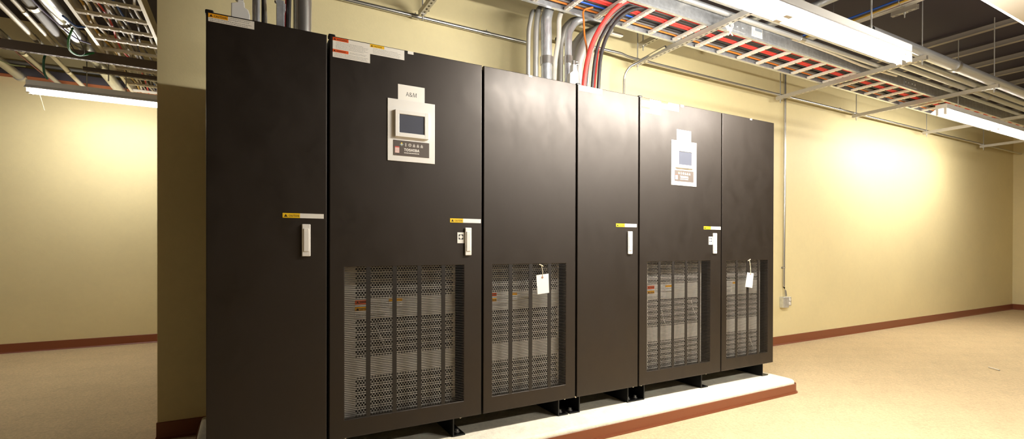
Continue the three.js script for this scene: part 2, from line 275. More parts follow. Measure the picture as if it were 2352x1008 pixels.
function upsCabinet(label, x0, xm, x1, opts) {
  const t = thing('power_cabinet', label, 'cabinet');
  shell(t, x0, x1);
  const w = xm - x0, holeA = [x0 + 0.0745, x0 + 0.7435, 0.312, 1.106], holeB = [xm + 0.0615, xm + opts.bw, 0.312, 1.105];
  const d1 = part('door', leaf(x0 + 0.004, xm - 0.006, holeA), mDoor, t, 'wide door with display and vent grille');
  const d2 = part('door', leaf(xm + 0.006, x1 - 0.005, holeB), mDoor, t, 'plain door with vent grille');
  vent(t, d1, x0, xm, holeA, [0.187, 0.326, 0.464, 0.604].map((u) => [x0 + u, x0 + u + 0.0225]), [x0 + 0.142, x0 + 0.70]);
  vent(t, d2, xm, x1, holeB, [0.177, 0.319, 0.458].map((u) => [xm + u * opts.bs, xm + u * opts.bs + 0.0245]), [xm + 0.05, xm + 0.572 * opts.bs]);
  part('partition', bb(xm - 0.012, xm + 0.012, Y0 + 0.02, Y1 - 0.03, DEPTH + 0.02, ZD - DT - 0.004), mShell, t);
  part('warning_label', sticker(x0 + 0.142, x0 + 0.327, 0.826, 0.9215, -2.684), pInner, t);
  part('warning_label', sticker(x0 + 0.322, x0 + 0.396, 0.876, 0.9215, -2.682), pInner2, t);
  part('warning_label', sticker(xm + 0.072, xm + 0.215, 0.838, 0.9265, -2.684), pInner, t);
  part('warning_label', sticker(xm + 0.218, xm + 0.268, 0.876, 0.9215, -2.682), pInner2, t);
  display(d1, opts.dx, opts.text);
  handle(d1, opts.hx, 1.158, 1.318);
  part('key_label', sticker(opts.hx - 0.0445, opts.hx - 0.001, 1.2285, 1.2905, ZD), pSquare, d1, 'small white label with a black square mark');
  part('caution_strip', sticker(xm - 0.205, xm - 0.012, 1.3465, 1.370, ZD), pStrip, d1);
  part('warning_label', sticker(x0 + 0.019, x0 + 0.205, 2.1685, 2.269, ZD), pWarning, d1);
  part('caution_label', sticker(x0 + 0.205, x0 + 0.388, 2.218, 2.270, ZD), pCaution2, d1);
  part('blank_label', sticker(x0 + 0.407, x0 + 0.439, 2.257, 2.2725, ZD), pWhite, d1);
  part('blank_label', rb(xm + opts.dot, xm + opts.dot + 0.024, Y1 - 0.014, Y1 - 0.002, ZD - 0.001, ZD + 0.002, 0.001), mPlastic, d2);
  smallCap(t, x0 + 0.004);
  for (const [x, s] of opts.channels) channel(t, x, s);
  return t;
}
batteryCabinet('narrow black cabinet at the left end of the row, nearest the camera', -0.155, 0.3725, 0.2500, { labels: [[pCaution, -0.142, 0.043, 2.2300, 2.2672]], channels: [[-0.12, 1], [0.34, -1]] });
upsCabinet('wide black two-door power cabinet with the screen tagged A&M', 0.3755, 1.2345, 1.9115, { bw: 0.599, bs: 1, dx: 0.8045, text: true, hx: 1.119, dot: 0.312, channels: [[0.42, 1], [1.062, 1], [1.795, 1]] });
batteryCabinet('narrow black cabinet standing between the two wide power cabinets', 1.9165, 2.455, 2.3485, { labels: [[pWhite, 1.927, 2.122, 2.2365, 2.2705]], channels: [[1.968, -1], [2.385, 1]] });
upsCabinet('wide black two-door power cabinet at the far right end of the row, screen tag blank', 2.459, 3.3265, 3.996, { bw: 0.592, bs: 0.985, dx: 2.902, text: false, hx: 3.222, dot: 0.345, channels: [[2.545, -1], [3.138, 1], [3.893, 1]] });

// paper tags hanging from the grilles
function paperTag(label, x, yTop, pts, twist) {
  const t = thing('paper_tag', label, 'tag', undefined, [0, 0, 0]);
  const [[ax, ay], [bx, by], [cx, cy], [dx, dy]] = pts, s = new THREE.Shape(); s.moveTo(ax, ay); s.lineTo(bx, by); s.lineTo(cx, cy); s.lineTo(dx, dy); s.lineTo(ax, ay);
  const ex = ax + (bx - ax) * 0.5, ey = ay - 0.014;
  part('card', new THREE.ExtrudeGeometry(s, { depth: 0.0012, bevelEnabled: false }).translate(0, 0, ZD + 0.018), mPaper, t);
  part('eyelet', ring(V(ex, ey, ZD + 0.0195), 0.005, 0.002, 'z'), mEyelet, t);
  part('string', [tube([[ex, ey, ZD + 0.02], [ex + 0.001, ey + 0.02, ZD + 0.02], [(ex + x) / 2 + 0.003, (ey + yTop) / 2, ZD + 0.014], [x, yTop, ZD + 0.004], [x + twist * 0.004, yTop - 0.004, ZD - 0.004]], 0.0021, 20, 8), tube([[x - 0.016, yTop + twist * 0.006, ZD + 0.003], [x, yTop, ZD + 0.006], [x + 0.014, yTop - twist * 0.006, ZD + 0.003]], 0.0032, 10, 8)], mString, t);
}
paperTag('blank white paper tag hanging from the grille beside the A&M cabinet\'s right edge', 1.640, 1.092, [[1.5935, 1.032], [1.684, 1.040], [1.689, 0.919], [1.604, 0.913]], 1);
paperTag('blank white paper tag hanging from the last grille at the right end', 3.664, 1.103, [[3.619, 1.003], [3.699, 0.992], [3.682, 0.873], [3.592, 0.886]], -1);

// concrete plinth with its rubber edge strip
{
  const t = thing('plinth', 'low white concrete plinth under the row of black cabinets', 'plinth');
  const x0 = -0.245, x1 = 4.06, z0 = ZB, z1 = -2.438, R = 0.07, outline = (inset) => { const s = new THREE.Shape(), a = x0 + inset, b = x1 - inset, c = -z1 + inset, d = -z0 - 0.001, r = R - inset * 0.5; s.moveTo(a, d); s.lineTo(a, c + r); s.quadraticCurveTo(a, c, a + r, c); s.lineTo(b - r, c); s.quadraticCurveTo(b, c, b, c + r); s.lineTo(b, d); s.lineTo(a, d); return s; };
  const slab = new THREE.ExtrudeGeometry(outline(0.022), { depth: 0.083, bevelEnabled: true, bevelThickness: 0.022, bevelSize: 0.022, bevelOffset: -0.004, bevelSegments: 4, curveSegments: 10 }).rotateX(-Math.PI / 2).translate(0, 0, 0);
  slab.computeBoundingBox(); slab.translate(0, 0.105 - slab.boundingBox.max.y, 0);
  const p = slab.attributes.position; for (let i = 0; i < p.count; i++) if (p.getY(i) < 0) p.setY(i, 0.0005);
  part('slab', metreUV(slab), mConcrete, t);
  const strip = (h0, h1, off, th) => { const o = outline(-off - th), q = new THREE.Path(outline(-off).getPoints(12)); o.holes.push(q); return new THREE.ExtrudeGeometry(o, { depth: h1 - h0, bevelEnabled: false, curveSegments: 12 }).rotateX(-Math.PI / 2).translate(0, h0, 0); };
  part('edge_strip', metreUV(merge([strip(0.0005, 0.077, 0, 0.004), strip(0.0005, 0.010, 0.004, 0.009), strip(0.010, 0.016, 0.004, 0.004)])), mBase, t, 'red-brown rubber cove strip');
}

// ---------------------------------------------------------------- fluorescent fixtures
function fixture(label, x0, x1, y, z, o = {}) {
  const t = thing('strip_light', label, 'light', undefined, [x0, y, z]), L = x1 - x0, w = o.w ?? 1;
  const refl = [[-0.05, 0.036], [-0.1, 0.0], [-0.102, 0.001], [-0.052, 0.039], [0.052, 0.039], [0.102, 0.001], [0.1, 0.0], [0.05, 0.036]];
  part('reflector', alongX(refl.map(([u, v]) => [u * w, v]), 0, L), mFixture, t);
  part('housing', rb(0, L, 0.039, 0.088, -0.055 * w, 0.055 * w, 0.006), mFixture, t);
  const cuts = L > 1.5 ? [0, L * (o.joint ?? 0.5), L] : [0, L];
  for (const dz of [-0.038 * w, 0.038 * w]) for (let k = 0; k + 1 < cuts.length; k++) part('lamp_tube', cyl(V(cuts[k] + 0.03, -0.012, dz), V(cuts[k + 1] - 0.03, -0.012, dz), 0.0155, 16), mTube, t);
  for (const c of cuts) for (const dz of [-0.038 * w, 0.038 * w]) part('lamp_socket', rb(Math.max(0, c - 0.03), Math.min(L, c + 0.03), -0.034, 0.037, dz - 0.013, dz + 0.013, 0.004), mFixture, t);
  for (const dx of [0.45, L - 0.45]) part('hanger_rod', cyl(V(dx, 0.088, 0), V(dx, CEIL - y, 0), 0.005, 8), mSteelDull, t);
  for (const sgn of [-1, 1]) { // each tube's own light, turned half sideways as a bare tube shines
    const l = new THREE.RectAreaLight(lin(...LAMP_COLOUR), LAMP_LEVEL * (o.level ?? 1), L - 0.06, 0.07), ly = y - 0.026, lz = z + sgn * 0.058;
    l.position.set(x0 + L / 2, ly, lz); l.lookAt(x0 + L / 2, ly - 1, lz + sgn * 1.6); l.castShadow = true; l.name = numbered('strip_light_glow'); scene.add(l);
  }
  return t;
}
fixture('long lit strip light hanging in front of the tray over the cabinets', 1.69, 4.06, 2.525, -1.70, { w: 0.78, joint: 0.41, level: 4.6 });
fixture('lit strip light under the tray cut off by the right frame edge', 7.12, 10.17, 2.79, -2.625, { level: 1.5 });
fixture('lit strip light in the left bay before the far wall', -1.86, -0.64, 2.735, -6.5, { level: 1.35 });
fixture('strip light behind the photographer in the middle of the room', 3.6, 6.04, 2.795, 1.2, { level: 3.4 });
fixture('strip light of the left bay beyond the left frame edge', -3.7, -2.5, 2.735, -4.4, { level: 0.6 });
{ // pan-bottomed fixture cropped by the upper right corner of the photo
  const t = thing('pan_light', 'beige pan light with a glowing edge in the upper right corner', 'light', undefined, [3.2, 2.70, -1.12]);
  const L = 2.6;
  part('pan', [rb(0, L, 0, 0.012, -0.115, 0.16, 0.004), rb(0, L, 0.06, 0.085, -0.10, 0.15, 0.006), bb(0, 0.01, 0.01, 0.07, -0.115, 0.15), bb(L - 0.01, L, 0.01, 0.07, -0.115, 0.15)], mFixtureBeige, t);
  part('lamp_tube', cyl(V(0.02, 0.014, -0.126), V(L - 0.02, 0.014, -0.126), 0.0085, 12), mTube, t);
  for (const dx of [0.4, L - 0.4]) part('hanger_rod', cyl(V(dx, 0.08, 0), V(dx, CEIL - 2.70, 0), 0.005, 8), mSteelDull, t);
  const l = new THREE.RectAreaLight(lin(...LAMP_COLOUR), 3, L - 0.1, 0.02); l.position.set(3.2 + L / 2, 2.712, -1.12 - 0.137); l.lookAt(3.2 + L / 2, 2.2, -2.4); l.name = 'pan_light_glow'; l.castShadow = true; scene.add(l);
}

// ---------------------------------------------------------------- struts (slotted channel) on threaded rods
function strutBar(len, ax) { // along +z when ax is z, else along +x; open side up, slotted bottom; origin at one end, bottom at y 0
  const s = 0.041, t = 0.0028, g = [], P = (a0, a1, y0, y1, b0, b1) => (ax === 'z' ? bb(b0, b1, y0, y1, a0, a1) : bb(a0, a1, y0, y1, b0, b1));
  g.push(P(0, len, 0, s, -s / 2, -s / 2 + t), P(0, len, 0, s, s / 2 - t, s / 2), P(0, len, s - t, s, -s / 2 + t, -0.011), P(0, len, s - t, s, 0.011, s / 2 - t));
  g.push(P(0, len, 0, t, -s / 2 + t, -0.007), P(0, len, 0, t, 0.007, s / 2 - t));
  for (let a = 0; a < len; a += 0.0508) g.push(P(a, Math.min(len, a + 0.024), 0, t, -0.007, 0.007));
  return g;
}
function strut(label, x, y, z0, z1, rods, mat = mStrut, flip) {
  const t = thing('support_strut', label, 'strut', undefined, [x, y, z0]);
  part('channel', strutBar(z1 - z0, 'z'), mat, t);
  for (const rz of rods) {
    part('threaded_rod', cyl(V(0, -0.045, rz - z0), V(0, CEIL - y, rz - z0), 0.0055, 8), mSteelDull, t);
    part('washer', bb(-0.02, 0.02, -0.003, 0, rz - z0 - 0.02, rz - z0 + 0.02), mSteel, t);
    for (const [a, b] of [[-0.014, -0.003], [0.042, 0.053]]) part('nut', cyl(V(0, a, rz - z0), V(0, b, rz - z0), 0.011, 6), mSteel, t);
  }
  return t;
}
const YS = 2.968;
const STRUTS = [[1.19, 'first from the left, on the wall over the A&M cabinet'], [3.35, 'under the tray, second from the left, above the blank-tagged cabinet'], [5.6, 'under the tray, third from the left, past the long strip light'], [7.27, 'under the tray, fourth from the left, before the right-hand light'], [9.28, 'under the tray, fifth from the left, meeting the right-hand light'], [11.4, 'under the tray, last before the far right corner']];
for (const [x, where] of STRUTS) strut('slotted strut ' + where, x, YS, -3.645, -2.17, [-3.60, -2.21]);

// ---------------------------------------------------------------- ladder trays
function rungGeo(len, ax) { // a C-shaped rung: a continuous lower strip and pill-shaped upper pieces
  const g = [], P = (a0, a1, y0, y1, b0, b1, r) => (ax === 'z' ? rb(b0, b1, y0, y1, a0, a1, r, 1) : rb(a0, a1, y0, y1, b0, b1, r, 1));
  g.push(P(0, len, 0.0, 0.006, -0.019, 0.019, 0.002), P(0, len, 0.006, 0.020, -0.019, -0.015, 0.0015), P(0, len, 0.006, 0.020, 0.015, 0.019, 0.0015));
  const n = Math.round(len / 0.075); for (let k = 0; k < n; k++) { const a = (k + 0.1) * len / n, b = (k + 0.9) * len / n; g.push(P(a, b, -0.004, 0.001, -0.017, -0.004, 0.0018), P(a, b, -0.004, 0.001, 0.004, 0.017, 0.0018)); }
  return merge(g);
}
const YT = 3.012, ZT0 = -3.13, ZT1 = -2.735;
{
  const t = thing('ladder_tray', 'long steel ladder tray full of red and black cables above the cabinets', 'cable tray', undefined, [0, YT, 0]);
  const rail = (z, s) => alongX([[z, 0], [z - s * 0.026, 0], [z - s * 0.026, 0.004], [z - s * 0.003, 0.004], [z - s * 0.003, 0.122], [z - s * 0.022, 0.122], [z - s * 0.022, 0.126], [z, 0.126]], -1.2, 13.1);
  part('side_rail', rail(ZT0, -1), mGalv, t); part('side_rail', rail(ZT1, 1), mGalv, t);
  const rg = rungGeo(ZT1 - ZT0 - 0.05, 'z');
  for (let k = -15; k < 34; k++) { const m = part('rung', rg, mTray, t); m.position.set(3.593 + k * 0.286, 0.003, ZT0 + 0.025); }
  for (const x of [3.62, 6.65, 9.7]) part('splice_plate', [rb(x - 0.14, x + 0.14, 0.022, 0.104, ZT1, ZT1 + 0.004, 0.0015), ...[-0.11, -0.04, 0.04, 0.11].map((d) => cyl(V(x + d, 0.063, ZT1 + 0.003), V(x + d, 0.063, ZT1 + 0.010), 0.008, 10))], mGalv, t);
  part('tray_label', sticker(3.848, 3.993, 0.022, 0.106, ZT1), pTrayLabel, t, 'white label stuck on the tray rail');
}
// cables lying in the tray, each its own run
const wob = (z, y, x0, x1, amp = 0.0015, sag = 0.002) => { const p = []; for (let x = x0; x <= x1 + 0.01; x += 0.572) p.push([x, y + rr(0, sag), z + rr(-amp, amp)]); return p; };
const yc = YT + 0.024;
const RUNS = [
  [-2.785, 0.013, mRed, 'red', 'nearest the tray\'s outer rail'], [-2.812, 0.013, mRed, 'red', 'second from the tray\'s outer rail'], [-2.842, 0.014, mBlackCable, 'black', 'between the two pairs of red cables'],
  [-2.872, 0.013, mBlackCable, 'black', 'just outside the inner red pair'], [-2.905, 0.013, mRed, 'red', 'outer one of the inner red pair'], [-2.933, 0.013, mRed, 'red', 'inner one of the inner red pair'],
  [-2.961, 0.0115, mBlackCable, 'black', 'beside the inner red pair towards the wall'], [-3.008, 0.0125, mBlackCable, 'black', 'along the middle of the wall side'], [-3.038, 0.014, mGreyCable, 'dark grey', 'beside the thin orange cable'], [-3.068, 0.008, mOrange, 'thin orange', 'next to the tray\'s wall-side rail'],
];
for (const [z, r, m, col, where] of RUNS) single('tray_cable', tube(wob(z, yc + r, -1.1, 13.0), r, 120, 8), m, col + ' cable in the main tray, ' + where, 'cable');
for (const [z, k] of [[-2.83, 0], [-2.885, 1], [-2.95, 2], [-3.015, 3]]) single('tray_cable', tube(wob(z, yc + 0.045, -1.1, 13.0, 0.01, 0.006), 0.016, 100, 8), mBlackCable, 'black cable of the upper layer lying hidden over the main tray\'s other cables', 'cable', 'upper layer of black cables in the main tray');
single('tray_cable', tube([[0.9, yc + 0.0095, -2.984], [1.6, yc + 0.0095, -2.984], [2.2, yc + 0.0095, -2.984], [2.6, yc + 0.0095, -2.984], [2.75, yc + 0.0095, -2.984]], 0.0095, 40, 8), mBlue, 'bright blue cable in the tray above the cabinet between the power cabinets', 'cable');

// ---------------------------------------------------------------- conduits and pipes by the main wall
function conduit(name, label, pts, r, mat, rings = [], axis = 'x', n = 60, seg = 16) {
  const t = thing(name, label, 'conduit');
  part('pipe', tube(pts, r, n, seg, 0.3), mat, t);
  for (const c of rings) { const d = axis === 'x' ? V(0.03, 0, 0) : axis === 'z' ? V(0, 0, 0.03) : V(0, 0.03, 0), q = V(...c); part('coupling', [cyl(q.clone().sub(d), q.clone().add(d), r * 1.22, 18), cyl(q.clone().add(V(0, r, 0)), q.clone().add(V(0, r * 1.2 + 0.01, 0)), r * 0.3, 8)], mSteel, t); }
  return t;
}
conduit('wall_conduit', 'thin conduit along the wall above the A&M cabinet', [[-0.44, 3.0, -3.712], [0.5, 3.0, -3.712], [1.3, 2.995, -3.712], [2.2, 2.99, -3.712]], 0.0155, mSteel, [[1.17, 2.995, -3.712], [1.78, 2.992, -3.712]]);
conduit('wall_conduit', 'thin conduit resting on the strut ends along the right wall', [[2.4, 3.03, -3.60], [3.1, 3.03, -3.575], [3.35, 3.022, -3.595], [5.6, 3.024, -3.61], [9.3, 3.024, -3.615], [13.2, 3.024, -3.62]], 0.0145, mSteel, [[6.9, 3.024, -3.612]], 'x', 120);
conduit('bent_conduit', 'thin conduit bending down behind the narrow middle cabinet\'s right edge', [[3.175, 2.27, -3.60], [3.177, 2.70, -3.6], [3.179, 2.809, -3.6], [3.188, 2.868, -3.58], [3.214, 2.917, -3.55], [3.26, 2.945, -3.5], [3.31, 2.99, -3.40], [3.31, 3.0, -3.2]], 0.012, mSteel, []);
{
  const t = thing('outlet_conduit', 'vertical conduit on the wall right of the cabinets ending in a socket box', 'conduit');
  part('pipe', tube([[5.88, CEIL - 0.002, -3.719], [5.88, 2.0, -3.719], [5.872, 0.80, -3.719], [5.875, 0.72, -3.715], [5.885, 0.66, -3.705], [5.886, 0.605, -3.70]], 0.0135, 50, 14), mSteel, t);
  part('strap', [rb(5.845, 5.905, 0.945, 0.965, ZB, ZB + 0.004, 0.001), ring(V(5.8725, 0.955, -3.719), 0.0155, 0.004, 'y')], mSteel, t);
  part('socket_box', rb(5.815, 5.925, 0.462, 0.595, ZB, ZB + 0.055, 0.006), mGalv, t);
  part('cover_plate', rb(5.925, 6.02, 0.475, 0.59, ZB, ZB + 0.03, 0.012), mSteel, t);
  for (const y of [0.508, 0.557]) part('socket_face', cyl(V(5.975, y, ZB + 0.029), V(5.975, y, ZB + 0.036), 0.021, 20), mPlastic, t);
}
// pipes running along the outer side of the tray, lying on the struts
conduit('large_pipe', 'large steel pipe outermost along the struts behind the long strip light', [[4.7, 3.06, -2.235], [6, 3.06, -2.235], [9, 3.06, -2.235], [13.2, 3.06, -2.235]], 0.0505, mGalv, [[6.35, 3.06, -2.235], [9.4, 3.06, -2.235]], 'x', 60, 28);
conduit('silver_pipe', 'silver pipe next to the large outermost pipe on the struts', [[0.6, 3.045, -2.36], [6, 3.045, -2.36], [13.2, 3.045, -2.36]], 0.030, mGalv, [[5.1, 3.045, -2.36]], 'x', 60, 20);
conduit('silver_pipe', 'silver pipe in the middle of the gap between tray and large pipe', [[0.6, 3.045, -2.46], [6, 3.045, -2.46], [13.2, 3.045, -2.46]], 0.030, mGalv, [[7.9, 3.045, -2.46]], 'x', 60, 20);
conduit('silver_pipe', 'thinner silver pipe running closest to the tray\'s outer side', [[0.6, 3.036, -2.57], [6, 3.036, -2.57], [13.2, 3.036, -2.57]], 0.021, mGalv, [[4.3, 3.036, -2.57]], 'x', 60, 20);

conduit('flexible_conduit', 'pale flexible conduit sagging beside the tray rail behind the long strip light', [[4.3, 3.075, -2.66], [4.9, 3.065, -2.66], [5.18, 3.055, -2.66], [5.45, 3.045, -2.66], [5.75, 3.04, -2.65], [6.1, 3.037, -2.63]], 0.012, mTray, []);
strut('short upper strut above the tray by the long strip light', 3.08, 3.145, -2.725, -2.05, [-2.1], mStrut);
strut('short upper strut near the wall above the blank-tagged cabinet', 3.42, 3.17, -3.66, -3.28, [-3.60], mStrut);
{
  const t = thing('cable_tie', 'white tie bundle knotted on the strut by the long strip light', 'tie', undefined, [3.40, 2.955, -2.62]);
  part('knot', [ring(V(0, 0.03, 0), 0.034, 0.006, 'z'), ring(V(0.004, 0.03, 0.012), 0.033, 0.006, 'z'), rb(-0.018, 0.02, -0.022, 0.006, -0.006, 0.02, 0.005)], mPaper, t);
  part('tail', [tube([[0, -0.01, 0.01], [0.012, -0.04, 0.012], [0.03, -0.055, 0.016]], 0.004, 10, 6), tube([[0, -0.01, 0.01], [-0.006, -0.045, 0.012], [-0.02, -0.06, 0.01]], 0.004, 10, 6)], mPaper, t);
}
single('raceway', rb(2.55, 3.02, 3.115, 3.14, -3.47, -3.43, 0.004), mTray, 'flat pale raceway behind the tray above the narrow middle cabinet', 'raceway');

// conduits rising from the tops of the cabinets towards the tray
conduit('riser_conduit', 'slim grey conduit leftmost of the bunch rising from the A&M cabinet', [[1.915, 2.265, -3.25], [1.914, 2.70, -3.25], [1.919, 2.869, -3.25], [1.946, 2.987, -3.26], [1.999, 3.06, -3.32], [2.1, 3.10, -3.38]], 0.017, mSteelDull, [], 'y');
conduit('riser_conduit', 'slim grey conduit second from left in the bunch by the tray', [[1.982, 2.265, -3.25], [1.982, 2.715, -3.25], [1.985, 2.883, -3.25], [2.005, 3.014, -3.26], [2.05, 3.09, -3.31], [2.13, 3.13, -3.34]], 0.022, mSteelDull, [], 'y');
conduit('riser_conduit', 'thickest steel conduit rising straight in the bunch by the tray', [[2.05, 2.265, -3.2], [2.049, 2.671, -3.2], [2.047, 2.81, -3.2], [2.052, 2.96, -3.21], [2.10, 3.08, -3.24], [2.2, 3.16, -3.27]], 0.042, mGalv, [[2.049, 2.64, -3.2]], 'y', 50, 24);
conduit('riser_conduit', 'white wavy conduit right of the thickest one in the bunch', [[2.121, 2.265, -3.2], [2.121, 2.517, -3.2], [2.129, 2.659, -3.2], [2.161, 2.847, -3.2], [2.164, 2.98, -3.2], [2.2, 3.06, -3.22], [2.3, 3.12, -3.27]], 0.019, mWhiteCable, [], 'y');
conduit('riser_conduit', 'steel conduit arching right into the tray above the white plug', [[2.216, 2.265, -3.15], [2.216, 2.632, -3.15], [2.216, 2.793, -3.15], [2.231, 2.887, -3.16], [2.303, 2.985, -3.18], [2.411, 3.052, -3.182], [2.541, 3.078, -3.186], [2.70, 3.085, -3.19]], 0.029, mGalv, [[2.216, 2.66, -3.15]], 'y', 60, 20);
conduit('riser_conduit', 'steel conduit arching right just behind the one above the white plug', [[2.25, 2.265, -3.32], [2.254, 2.576, -3.32], [2.258, 2.855, -3.32], [2.304, 2.991, -3.32], [2.381, 3.071, -3.32], [2.528, 3.12, -3.34], [2.7, 3.13, -3.36]], 0.028, mSteelDull, [], 'y', 60, 18);
conduit('riser_conduit', 'broad grey flexible conduit fanning up to the right behind the red cables', [[2.336, 2.265, -3.2], [2.336, 2.525, -3.2], [2.344, 2.671, -3.2], [2.386, 2.796, -3.2], [2.47, 2.911, -3.22], [2.592, 3.010, -3.25], [2.743, 3.07, -3.3]], 0.046, mSteelDull, [], 'y', 60, 22);
conduit('riser_conduit', 'grey conduit at the back of the broad one behind the red cables', [[2.388, 2.265, -3.34], [2.388, 2.59, -3.34], [2.388, 2.775, -3.34], [2.431, 2.883, -3.34], [2.535, 2.998, -3.36], [2.7, 3.08, -3.38]], 0.046, mSteelDull, [], 'y', 60, 22);
{
  const t = thing('connector_plug', 'grey-white plug standing on the cabinets below the arching conduits', 'plug');
  const g = (x, y, z) => { const s = new THREE.Shape([[-0.040, 0], [0.040, 0], [0.046, 0.05], [0.036, 0.10], [0.016, 0.125], [0.012, 0.16], [-0.012, 0.16], [-0.014, 0.11], [-0.040, 0.09]].map((p) => new THREE.Vector2(...p))); return new THREE.ExtrudeGeometry(s, { depth: 0.035, bevelEnabled: true, bevelSize: 0.004, bevelThickness: 0.004, bevelSegments: 2 }).translate(x, y, z); };
  part('body', [g(2.135, 2.385, -2.985), rb(2.095, 2.175, 2.265, 2.47, -2.98, -2.955, 0.008)], mPlastic, t);
  part('clamp', [cyl(V(2.135, 2.535, -2.968), V(2.135, 2.58, -2.968), 0.016, 12), cyl(V(2.152, 2.555, -2.96), V(2.166, 2.555, -2.955), 0.008, 8), cyl(V(2.152, 2.573, -2.96), V(2.166, 2.573, -2.955), 0.008, 8)], mSteel, t);
}
// cables sweeping from the narrow middle cabinet up into the tray
const SWEEP = [
  ['flat bright red cable', 0.017, mRed, [[2.150, 2.265, -2.870], [2.158, 2.397, -2.870], [2.188, 2.562, -2.870], [2.248, 2.726, -2.870], [2.328, 2.869, -2.850], [2.411, 2.971, -2.830], [2.522, 3.05, -2.810], [2.66, 3.075, -2.790]], 'leftmost of the cables sweeping up to the tray'],
  ['black cable', 0.013, mBlackCable, [[2.190, 2.265, -2.900], [2.197, 2.396, -2.900], [2.218, 2.574, -2.900], [2.274, 2.732, -2.900], [2.346, 2.873, -2.881], [2.429, 2.968, -2.862], [2.54, 3.047, -2.844], [2.68, 3.075, -2.825]], 'beside the flat red one sweeping up to the tray'],
  ['pale pinkish cable', 0.010, mWhiteCable, [[2.232, 2.265, -2.935], [2.241, 2.405, -2.935], [2.272, 2.594, -2.935], [2.308, 2.746, -2.935], [2.376, 2.873, -2.917], [2.464, 2.978, -2.899], [2.568, 3.047, -2.880], [2.70, 3.08, -2.862]], 'between black cables sweeping up to the tray'],
  ['black cable', 0.012, mBlackCable, [[2.246, 2.265, -2.895], [2.253, 2.395, -2.895], [2.275, 2.584, -2.895], [2.314, 2.726, -2.895], [2.382, 2.853, -2.878], [2.466, 2.955, -2.861], [2.578, 3.035, -2.845], [2.72, 3.07, -2.828]], 'left of the thin red one in the sweep to the tray'],
  ['thin red cable', 0.010, mRed, [[2.293, 2.265, -2.930], [2.3, 2.408, -2.930], [2.322, 2.6, -2.930], [2.345, 2.746, -2.930], [2.41, 2.88, -2.915], [2.493, 2.962, -2.899], [2.597, 3.032, -2.883], [2.72, 3.065, -2.868]], 'second from the right in the sweep to the tray'],
  ['thick black cable', 0.014, mBlackCable, [[2.298, 2.265, -2.890], [2.306, 2.396, -2.890], [2.323, 2.593, -2.890], [2.359, 2.728, -2.890], [2.419, 2.853, -2.877], [2.503, 2.95, -2.864], [2.607, 3.02, -2.851], [2.75, 3.06, -2.838]], 'rightmost of the cables sweeping up to the tray'],
];
for (const [what, r, m, pts, where] of SWEEP) single('power_cable', tube(pts, r, 48, 12), m, what + ', ' + where, 'cable');
single('orange_wire', tube([[2.33, 3.03, -2.99], [2.252, 2.993, -3.0], [2.238, 2.90, -2.98], [2.231, 2.779, -2.96], [2.244, 2.675, -2.95], [2.247, 2.5, -2.95], [2.25, 2.265, -2.95]], 0.007, 30, 8), mOrange, 'thin orange wire dropping from the tray to the cabinets', 'wire');

// what rises from the narrow cabinet at the left end
{
  const t = thing('connector_plug', 'grey-white plug on top of the leftmost cabinet', 'plug');
  const s = new THREE.Shape([[-0.052, 0], [0.028, 0], [0.030, 0.18], [0.022, 0.205], [0.006, 0.215], [0.004, 0.24], [-0.008, 0.255], [-0.020, 0.255], [-0.022, 0.235], [-0.050, 0.225]].map((p) => new THREE.Vector2(...p)));
  part('body', new THREE.ExtrudeGeometry(s, { depth: 0.03, bevelEnabled: true, bevelSize: 0.004, bevelThickness: 0.004, bevelSegments: 2 }).translate(-0.005, 2.265, -3.02), mPlastic, t);
  part('clamp', [cyl(V(-0.020, 2.515, -3.0), V(-0.020, 2.60, -3.0), 0.020, 14), cyl(V(-0.005, 2.53, -2.98), V(-0.005, 2.56, -2.98), 0.010, 10)], mSteel, t);
  part('lead', tube([[-0.020, 2.6, -3.0], [-0.03, 2.75, -3.02], [-0.05, 3.0, -3.06]], 0.012, 12, 10), mBlackCable, t);
}
conduit('riser_conduit', 'steel pipe rising beside the plug on the leftmost cabinet', [[0.062, 2.265, -3.1], [0.062, 2.8, -3.1], [0.07, 3.1, -3.1], [0.10, 3.2, -3.1]], 0.021, mGalv, [], 'y');
single('power_cable', tube([[0.095, 2.265, -3.05], [0.095, 2.6, -3.05], [0.10, 3.05, -3.05]], 0.010, 12, 10), mBlackCable, 'black cable left of the grey bracket on the leftmost cabinet', 'cable');
single('power_cable', tube([[0.111, 2.265, -3.0], [0.108, 2.431, -3.0], [0.102, 2.6, -3.0], [0.10, 3.05, -3.0]], 0.005, 14, 8), mWhiteCable, 'thin pale cable left of the grey bracket on the leftmost cabinet', 'cable');
{
  const t = thing('steel_bracket', 'flat grey steel bracket standing on the leftmost cabinet', 'bracket');
  part('plate', [rb(0.154, 0.194, 2.265, 2.545, -2.956, -2.944, 0.003), rb(0.194, 0.20, 2.49, 2.53, -2.97, -2.944, 0.002)], mGalv, t);
  part('clamp', [cyl(V(0.165, 2.545, -2.95), V(0.165, 2.60, -2.95), 0.014, 12), cyl(V(0.187, 2.548, -2.94), V(0.187, 2.60, -2.94), 0.008, 10), cyl(V(0.148, 2.53, -2.95), V(0.156, 2.53, -2.945), 0.008, 10)], mSteel, t);
}
single('power_cable', tube([[0.198, 2.265, -2.98], [0.199, 2.421, -2.98], [0.204, 2.6, -2.98], [0.21, 3.05, -2.98]], 0.0045, 14, 8), mDarkRed, 'thin red cable right of the grey bracket on the leftmost cabinet', 'cable');
single('power_cable', tube([[0.215, 2.265, -2.98], [0.216, 2.422, -2.98], [0.22, 2.6, -2.98], [0.225, 3.05, -2.98]], 0.0125, 14, 12), mBlackCable, 'thick black cable right of the grey bracket on the leftmost cabinet', 'cable');
